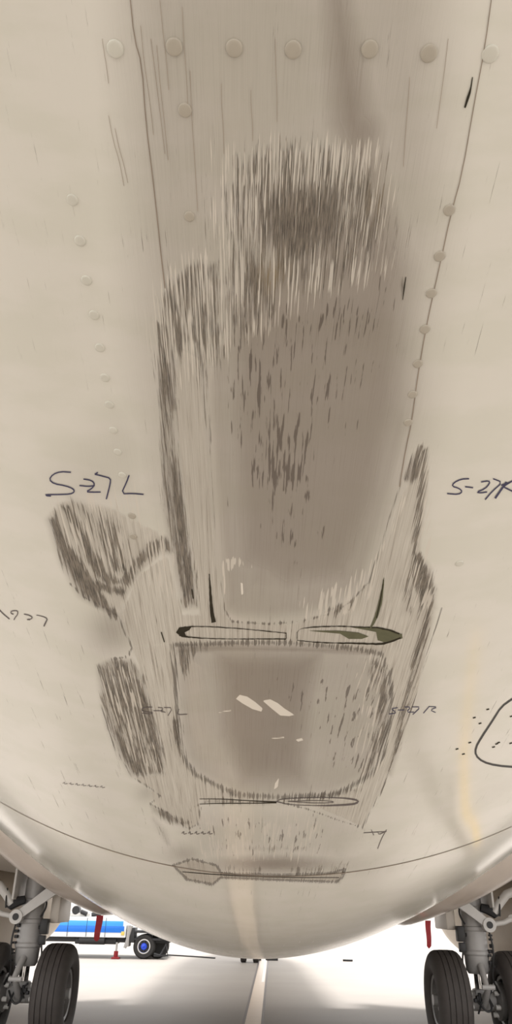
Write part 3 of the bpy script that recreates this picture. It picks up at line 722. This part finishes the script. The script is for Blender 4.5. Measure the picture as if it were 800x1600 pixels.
# main landing gear
def tyre_bm(x, y, r=.565, w=.42):
    h_ = w/2; pr = []
    for a, rr in [(-.62, .30), (-.80, .36), (-.96, .46), (-1.0, .60), (-.97, .76), (-.86, .90), (-.70, .965), (-.62, .985)]: pr.append((a*h_, r*(.05+.95*rr) if rr > .9 else r*rr/1.0))
    # ribs of the tread
    g_ = [-.5, -.18, .18, .5]
    tread = [(-.62, .985)]
    for gx in g_:
        for dx, dr in ((-.035, 0), (-.022, -.022), (.022, -.022), (.035, 0)): tread.append((gx+dx, 1-.028*gx*gx+dr))
    tread.append((.62, .985))
    side = [(-.62, .50), (-.80, .53), (-.96, .62), (-1.0, .72), (-.96, .84), (-.86, .92), (-.74, .965)]
    allp = side+tread+[(-a, b) for a, b in reversed(side)]
    return MB().lathe([(a*h_+x, r*b) for a, b in allp], 'x', 72, (0, y, r-.008))
def wheel(gear, x, y, side, r=.565, w=.42):
    t = tyre_bm(x, y, r, w).build('tyre', M['tyre'], gear, angle=28)
    k = side
    MB().lathe([(x-w*.30, r*.52), (x-w*.36, r*.50), (x-w*.34, r*.44), (x-w*.16, r*.40), (x-w*.12, r*.20), (x-w*.24, r*.17), (x-w*.26, r*.02),
                (x-w*.26, .001)], 'x', 40, (0, y, r-.008)).build('wheel_hub', M['hub'], gear, angle=28)
    MB().lathe([(x+w*.30, r*.52), (x+w*.36, r*.50), (x+w*.34, r*.44), (x+w*.16, r*.40), (x+w*.12, r*.20), (x+w*.24, r*.17), (x+w*.26, r*.02),
                (x+w*.26, .001)], 'x', 40, (0, y, r-.008)).build('wheel_hub', M['hub'], gear, angle=28)
    bb = MB()
    for i in range(9):
        a = 2*PI*i/9
        for s in (-1, 1): bb.tube([(x+s*w*.16, y+math.cos(a)*r*.30, r+math.sin(a)*r*.30), (x+s*w*.24, y+math.cos(a)*r*.30, r+math.sin(a)*r*.30)], .022, 8)
    tag(bb.build('wheel_bolts', M['gear'], gear), kind='stuff')
def main_gear(side):
    gx, gy, r = side*2.95, 11.3, .565
    a = MB()
    a.lathe([(.86, .01), (.86, .125), (.90, .150), (1.06, .158), (1.08, .172), (1.11, .172), (1.13, .158), (1.34, .155), (1.35, .165), (1.39, .165), (1.40, .15), (1.62, .15), (1.64, .135), (2.2, .13), (2.3, .13), (2.3, .01)], 'z', 32, (gx, gy, 0))
    gear = part(a.build('landing_gear_strut', M['gear'], plane, angle=30))
    MB().tube([(gx, gy, .5), (gx, gy, .9)], .062, 20).build('piston', M['steel'], gear)
    ax = MB(); ax.tube([(gx-.62, gy, r), (gx+.62, gy, r)], [.06, .06], 16)
    ax.tube([(gx-.22, gy, r), (gx-.1, gy, r), (gx+.1, gy, r), (gx+.22, gy, r)], [.08, .115, .115, .08], 20); ax.box((gx-.09, gy-.1, r-.1), (gx+.09, gy+.1, r+.13), .03)
    ax.build('axle', M['gear'], gear)
    for s in (-1, 1):
        wheel(gear, gx+s*.43, gy, s)
        # brake pack
        MB().lathe([(gx+s*.30, .06), (gx+s*.30, .20), (gx+s*.26, .215), (gx+s*.21, .215), (gx+s*.20, .18), (gx+s*.17, .10)], 'x', 28, (0, gy, r)).build('brake_unit', M['hub'], gear, angle=30)
        cy = MB()
        for i in range(6):
            an = 2*PI*i/6+.4; cy.tube([(gx+s*.22, gy+math.cos(an)*.15, r+math.sin(an)*.15), (gx+s*.14, gy+math.cos(an)*.15, r+math.sin(an)*.15)], .03, 10)
        tag(cy.build('brake_cylinders', M['gear_lt'], gear), kind='stuff')
    # torque links behind the piston (towards the tail)
    tl = MB(); tl.tube([(gx, gy-.15, .95), (gx-.02, gy-.40, .74)], [.05, .035], 10); tl.tube([(gx, gy-.40, .74), (gx, gy-.10, .52)], [.035, .05], 10); tl.tube([(gx-.08, gy-.40, .74), (gx+.08, gy-.40, .74)], .03, 10)
    tl.build('torque_link', M['gear'], gear)
    # folding side brace, from the pivot up and inwards
    px, pz = gx+side*.14, 1.42
    br = MB(); ix = gx-side*.45
    def bar(p0, p1, w0, w1, t, b):
        p0, p1 = Vector(p0), Vector(p1); d = (p1-p0).normalized(); s = Vector((0, 1, 0)); n = d.cross(s).normalized(); v = []
        for p, w_ in ((p0, w0), (p1, w1)):
            for aa_, bb_ in ((-1, -1), (1, -1), (1, 1), (-1, 1)): v.append((p+n*aa_*w_/2+s*bb_*t/2)[:])
        b.add(v, [(0, 1, 2, 3), (7, 6, 5, 4), (0, 4, 5, 1), (1, 5, 6, 2), (2, 6, 7, 3), (3, 7, 4, 0)])
    yb = gy-.24
    bar((px, yb, pz), (ix, yb+.05, 1.86), .10, .15, .07, br)
    br.tube([(px, yb-.05, pz), (px, yb+.06, pz)], .085, 24); br.build('side_brace', M['gear_lt'], gear)
    MB().tube([(px, yb-.055, pz), (px, yb-.04, pz)], .042, 20).build('pivot_bolt', M['hose'], gear)
    lk = MB(); lk.tube([(px, yb, pz), (px+side*.20, yb, pz+.03), (px+side*.32, yb, pz+.08)], [.035, .03, .035], 12); lk.tube([(px+side*.30, yb-.03, pz+.08), (px+side*.34, yb+.03, pz+.08)], .045, 12)
    lk.build('actuator_rod', M['gear_lt'], gear)
    wb = MB(); wb.tube([(px+side*.10, yb+.05, 1.56), (px+side*.20, yb+.05, 1.68), (px+side*.30, yb+.05, 1.78), (px+side*.42, yb+.05, 1.82), (px+side*.70, yb+.05, 1.80)], [.05, .055, .055, .06, .06], 14)
    wb.build('drag_brace', M['gear_lt'], gear)
    dr = MB(); dr.box((gx+side*.20-.015, gy-.35, 1.62), (gx+side*.20+.015, gy+.5, 2.25), .008); dr.build('gear_door', M['gear_lt'], gear)
    dp = MB(); dp.box((gx-side*.30-.06, gy-.02, 1.35), (gx-side*.30+.06, gy+.7, 2.0), .02); dp.build('inner_door', M['paint'], gear)
    bx = MB(); bx.box((gx-side*.21-.05, gy-.16, 1.22), (gx-side*.21+.05, gy-.04, 1.40), .012); bx.box((gx-side*.20-.04, gy-.14, 1.10), (gx-side*.20+.04, gy-.05, 1.21), .01)
    bx.tube([(gx-side*.13, gy-.1, 1.3), (gx-side*.2, gy-.1, 1.3)], .02, 8); bx.build('junction_box', M['hose'], gear)
    for k_ in range(9):
        x_ = gx+side*(.13+.05*random.random()); z_ = .92+.06*k_+random.uniform(-.02, .02); lump = MB(); lump.box((x_-.02, gy-.14, z_), (x_+.025, gy-.08, z_+random.uniform(.02, .05)), .005); lump.build('clamp', M['chassis'], gear)
    for k_ in range(6):
        lump = MB(); lump.box((gx-side*.12+.03*k_*side-.015, gy-.2, .56+.02*(k_ % 2)), (gx-side*.12+.03*k_*side+.015, gy-.14, .60+.03*(k_ % 3)), .005); lump.build('clamp', M['chassis'], gear)
    lump = MB(); lump.tube([(gx+side*.08, gy-.17, 1.62), (gx+side*.16, gy-.18, 1.60), (gx+side*.26, gy-.18, 1.54), (gx+side*.30, gy-.16, 1.55)], [.05, .06, .05, .03], 8)
    lump.build('door_hinge', M['chassis'], gear)
    for pts in ([(gx-side*.20, gy-.12, 1.12), (gx-side*.24, gy-.16, .95), (gx-side*.17, gy-.18, .80), (gx-side*.20, gy-.14, .66)],
                [(gx+side*.16, gy-.12, 1.40), (gx+side*.19, gy-.16, 1.15), (gx+side*.16, gy-.16, .95), (gx+side*.12, gy-.2, .80), (gx+side*.2, gy-.15, .66)],
                [(gx-.12, gy-.17, .60), (gx-.06, gy-.24, .52), (gx+.0, gy-.26, .46), (gx+.07, gy-.24, .50), (gx+.04, gy-.18, .62), (gx+.1, gy-.16, .68)],
                [(gx+side*.30, gy-.24, 1.52), (gx+side*.31, gy-.25, 1.62), (gx+side*.33, gy-.2, 1.75)],
                [(gx-side*.14, gy-.12, 1.42), (gx-side*.22, gy-.14, 1.55), (gx-side*.16, gy-.12, 1.7)],
                [(gx-.1, gy-.18, .44), (gx-.05, gy-.22, .58), (gx+.02, gy-.2, .66), (gx+.09, gy-.2, .52)]):
        p = [np.array(q_) for q_ in pts]; p = chaikin(chaikin(p)); MB().tube([tuple(q_) for q_ in p], .012, 8).build('hydraulic_hose', M['hose'], gear)
main_gear(-1); main_gear(1)

# nose gear, far away behind the belly's curve
ng = part(MB().tube([(0, 27.4, .4), (0, 27.4, 1.6)], .09, 16).build('nose_gear_strut', M['gear'], plane))
for s in (-1, 1): tyre_bm(s*.2, 27.4, .34, .2).build('tyre', M['tyre'], ng, angle=28)
MB().tube([(-.25, 27.4, .33), (.25, 27.4, .33)], .05, 12).build('axle', M['gear'], ng)

# red warning streamers hanging from the gear wells
def streamer(name, x, ytop, ybot, w, Yd, label):
    a, b = at_depth(x, ytop, Yd), at_depth(x, ybot, Yd); c = at_depth(x+w, ytop, Yd); ww = c[0]-a[0]; q_ = MB(); n = 12; v = []
    for i in range(n+1):
        t = i/n; z = a[2]+.01-(a[2]+.01-b[2])*t; k = ww*(1-.25*t)/2
        if i == n: k *= .25
        yb_ = .012*math.sin(t*7)
        for dx, dy in ((-k, 0), (k, .006), (k, .009), (-k, .003)): v.append((dx-.012*t, yb_+dy, z-a[2]))
    f = [(0, 1, 2, 3), (4*n+3, 4*n+2, 4*n+1, 4*n)]
    for i in range(n):
        for j in range(4):
            j2 = (j+1) % 4; f.append((4*i+j, 4*i+j2, 4*i+4+j2, 4*i+4+j))
    q_.add(v, f); o = q_.build(name, M['red'], None, smooth=False); o.location = (float(a[0]), float(a[1]), float(a[2]))
    tag(o, label, 'streamer', 'red warning streamers under the airliner'); return o
s1 = streamer('warning_streamer', 156, 1432, 1471, 11, 9.2, 'broad red streamer hanging from the belly in front of the blue striped truck')
s2 = streamer('warning_streamer', 669, 1440, 1482, 9, 9.2, 'short dark red streamer with pointed end hanging beside the wheel on the right')

# ------------------------------------------------------------------ service truck far behind
TY = float(on_ground(223, 1499)[1])
def tp(x, y): return at_depth(x, y, TY)
gz = lambda x: 0
w0 = tp(223, 1497)
sc_ = 1/ (FPX/((w0-CAM)@FWD))            # metres per photo unit there
truck = empty('service_truck', (float(w0[0]), TY, 0))
tag(truck, 'white and blue striped service truck with bright blue wheel, parked behind the left landing gear', 'truck')
def tx(px): return float((px-223)*sc_)
def tz(py): return float(at_depth(223, py, TY)[2])
TW = 2.3
b = MB(); b.box((tx(60), .02, tz(1466)), (tx(193), TW-.1, tz(1434)), .03); body = b.build('body', M['truck_white'], truck)
MB().box((tx(60), .0, tz(1458)), (tx(190), .03, tz(1448)), .003).build('blue_stripe', M['truck_blue'], body)
MB().box((tx(60), .0, tz(1448)), (tx(188), .03, tz(1440)), .003).build('light_stripe', M['truck_blue2'], body)
MB().box((tx(186), -.01, tz(1462)), (tx(191), .02, tz(1456)), .003).build('side_lamp', M['yellow'], body)
for x in (70, 100, 130, 160): MB().box((tx(x), -.004, tz(1465)), (tx(x)+.012, .02, tz(1435)), .001).build('panel_joint', M['chassis'], body)
b = MB(); b.box((tx(60), .3, tz(1474)), (tx(262), TW-.4, tz(1467)), .02); b.box((tx(112), .2, tz(1477)), (tx(178), 1, tz(1468)), .03); b.tube([(tx(120), .15, tz(1471)), (tx(160), .15, tz(1471))], .12, 14)
b.box((tx(193), .1, tz(1470)), (tx(262), TW-.2, tz(1466)), .02); b.build('chassis', M['chassis'], truck)
b = MB(); b.box((tx(194), .05, tz(1480)), (tx(199), .6, tz(1446)), .02); b.tube([(tx(201), .1, tz(1447)), (tx(193), .1, tz(1482))], .05, 8); b.build('steel_bracket', M['gear'], truck)
b = MB(); b.box((tx(199), .08, tz(1473)), (tx(207), .7, tz(1450)), .02); b.box((tx(207), .06, tz(1458)), (tx(245), .7, tz(1454)), .02); b.box((tx(245), .06, tz(1470)), (tx(251), .7, tz(1456)), .02); b.build('mudguard', M['chassis'], truck)
def tw(x, yoff, name='wheel'):
    r = float(tz(1459.5)/2); o = MB().lathe([(yoff, .001), (yoff, r*.55), (yoff-.02, r*.62), (yoff-.02, r*.9), (yoff+.03, r), (yoff+.24, r), (yoff+.28, r*.9), (yoff+.28, .01)], 'y', 48, (x, 0, r)).build(name, M['tyre_side'], truck)
    return o, r
for yoff in (.1, .45, 1.7):
    o, r = tw(0, yoff)
    if yoff == .1:
        MB().lathe([(yoff-.03, r*.60), (yoff-.04, r*.54), (yoff-.03, r*.50)], 'y', 40, (0, 0, r)).build('rim_ring', M['gear_lt'], o)
        MB().lathe([(yoff-.03, r*.51), (yoff+.02, r*.46), (yoff+.01, r*.30), (yoff-.05, r*.26), (yoff-.06, r*.12), (yoff-.08, .01)], 'y', 40, (0, 0, r)).build('wheel_disc', M['wheel_blue'], o)
        nb = MB()
        for i in range(8):
            an = 2*PI*i/8; nb.tube([(math.cos(an)*r*.38, yoff-.03, r+math.sin(an)*r*.38), (math.cos(an)*r*.38, yoff+.03, r+math.sin(an)*r*.38)], .035, 8)
        tag(nb.build('wheel_nuts', M['hose'], o), kind='stuff')
o, r = tw(tx(243), .5); o.data.update()
b = MB(); b.tube([(tx(181), -.05, .06), (tx(181), -.05, tz(1473))], .035, 10); jk = b.build('outrigger', M['gear'], truck)
b = MB(); b.box((tx(175), -.18, 0.0), (tx(187), .1, .05), .01); b.tube([(tx(181), -.05, .03), (tx(181), -.05, .22)], .07, 10); b.build('outrigger_foot', M['red'], jk)
b = MB(); b.tube([(tx(240), .0, .16), (tx(250), .0, .12), (tx(258), 0, .42), (tx(262), 0, .12), (tx(240), 0, .10)], .035, 8); b.build('tow_bracket', M['chassis'], truck)
b = MB(); b.box((tx(62), .1, tz(1434)), (tx(132), TW-.3, tz(1428)), .03); b.build('roof_rack', M['gear_lt'], truck)
b = MB(); b.tube([(tx(109), .1, tz(1424)), (tx(109), .4, tz(1424))], .13, 12); b.tube([(tx(118), .1, tz(1426)), (tx(128), .1, tz(1430))], .07, 8); b.tube([(tx(135), .15, tz(1431)), (tx(150), .15, tz(1428))], .07, 8); b.build('reel', M['chassis'], truck)

# ------------------------------------------------------------------ small things on the apron
def chock(x0, x1, y, label):
    a = on_ground(x0, y); b_ = on_ground(x1, y); L_ = float(b_[0]-a[0]); q_ = MB()
    v = []
    for xx in (0, L_):
        v += [(xx, -.09, 0), (xx, .09, 0), (xx, .05, .13), (xx, -.05, .13)]
    q_.add(v, [(0, 1, 2, 3), (7, 6, 5, 4), (0, 4, 5, 1), (1, 5, 6, 2), (2, 6, 7, 3), (3, 7, 4, 0)])
    o = q_.build('wheel_chock', M['hose'], None, smooth=False); o.location = (float(a[0]), float(a[1]), 0)
    tag(o, label, 'chock', 'wheel chocks under the nose'); return o
chock(395, 408, 1500.5, 'black wheel chock on the ground just left of the centre line')
chock(415, 434, 1500.5, 'black wheel chock on the ground just right of the centre line')
def cable(pts, r, label, name='ground_cable'):
    P_ = [on_ground(x, y) for x, y in pts]; P_ = chaikin(P_); o0 = P_[0]; q_ = MB().tube([(p[0]-o0[0], p[1]-o0[1], r) for p in P_], r, 8)
    o = q_.build(name, M['hose'], None); o.location = (float(o0[0]), float(o0[1]), 0); tag(o, label, 'cable'); return o
cable([(261, 1493), (285, 1494.5), (310, 1496), (336, 1498)], .02, 'long thin black cable lying on the apron from the truck towards the centre line')
cable([(536, 1502), (544, 1502.3), (551, 1502.4)], .03, 'short piece of dark cable on the bright apron right of the chocks')
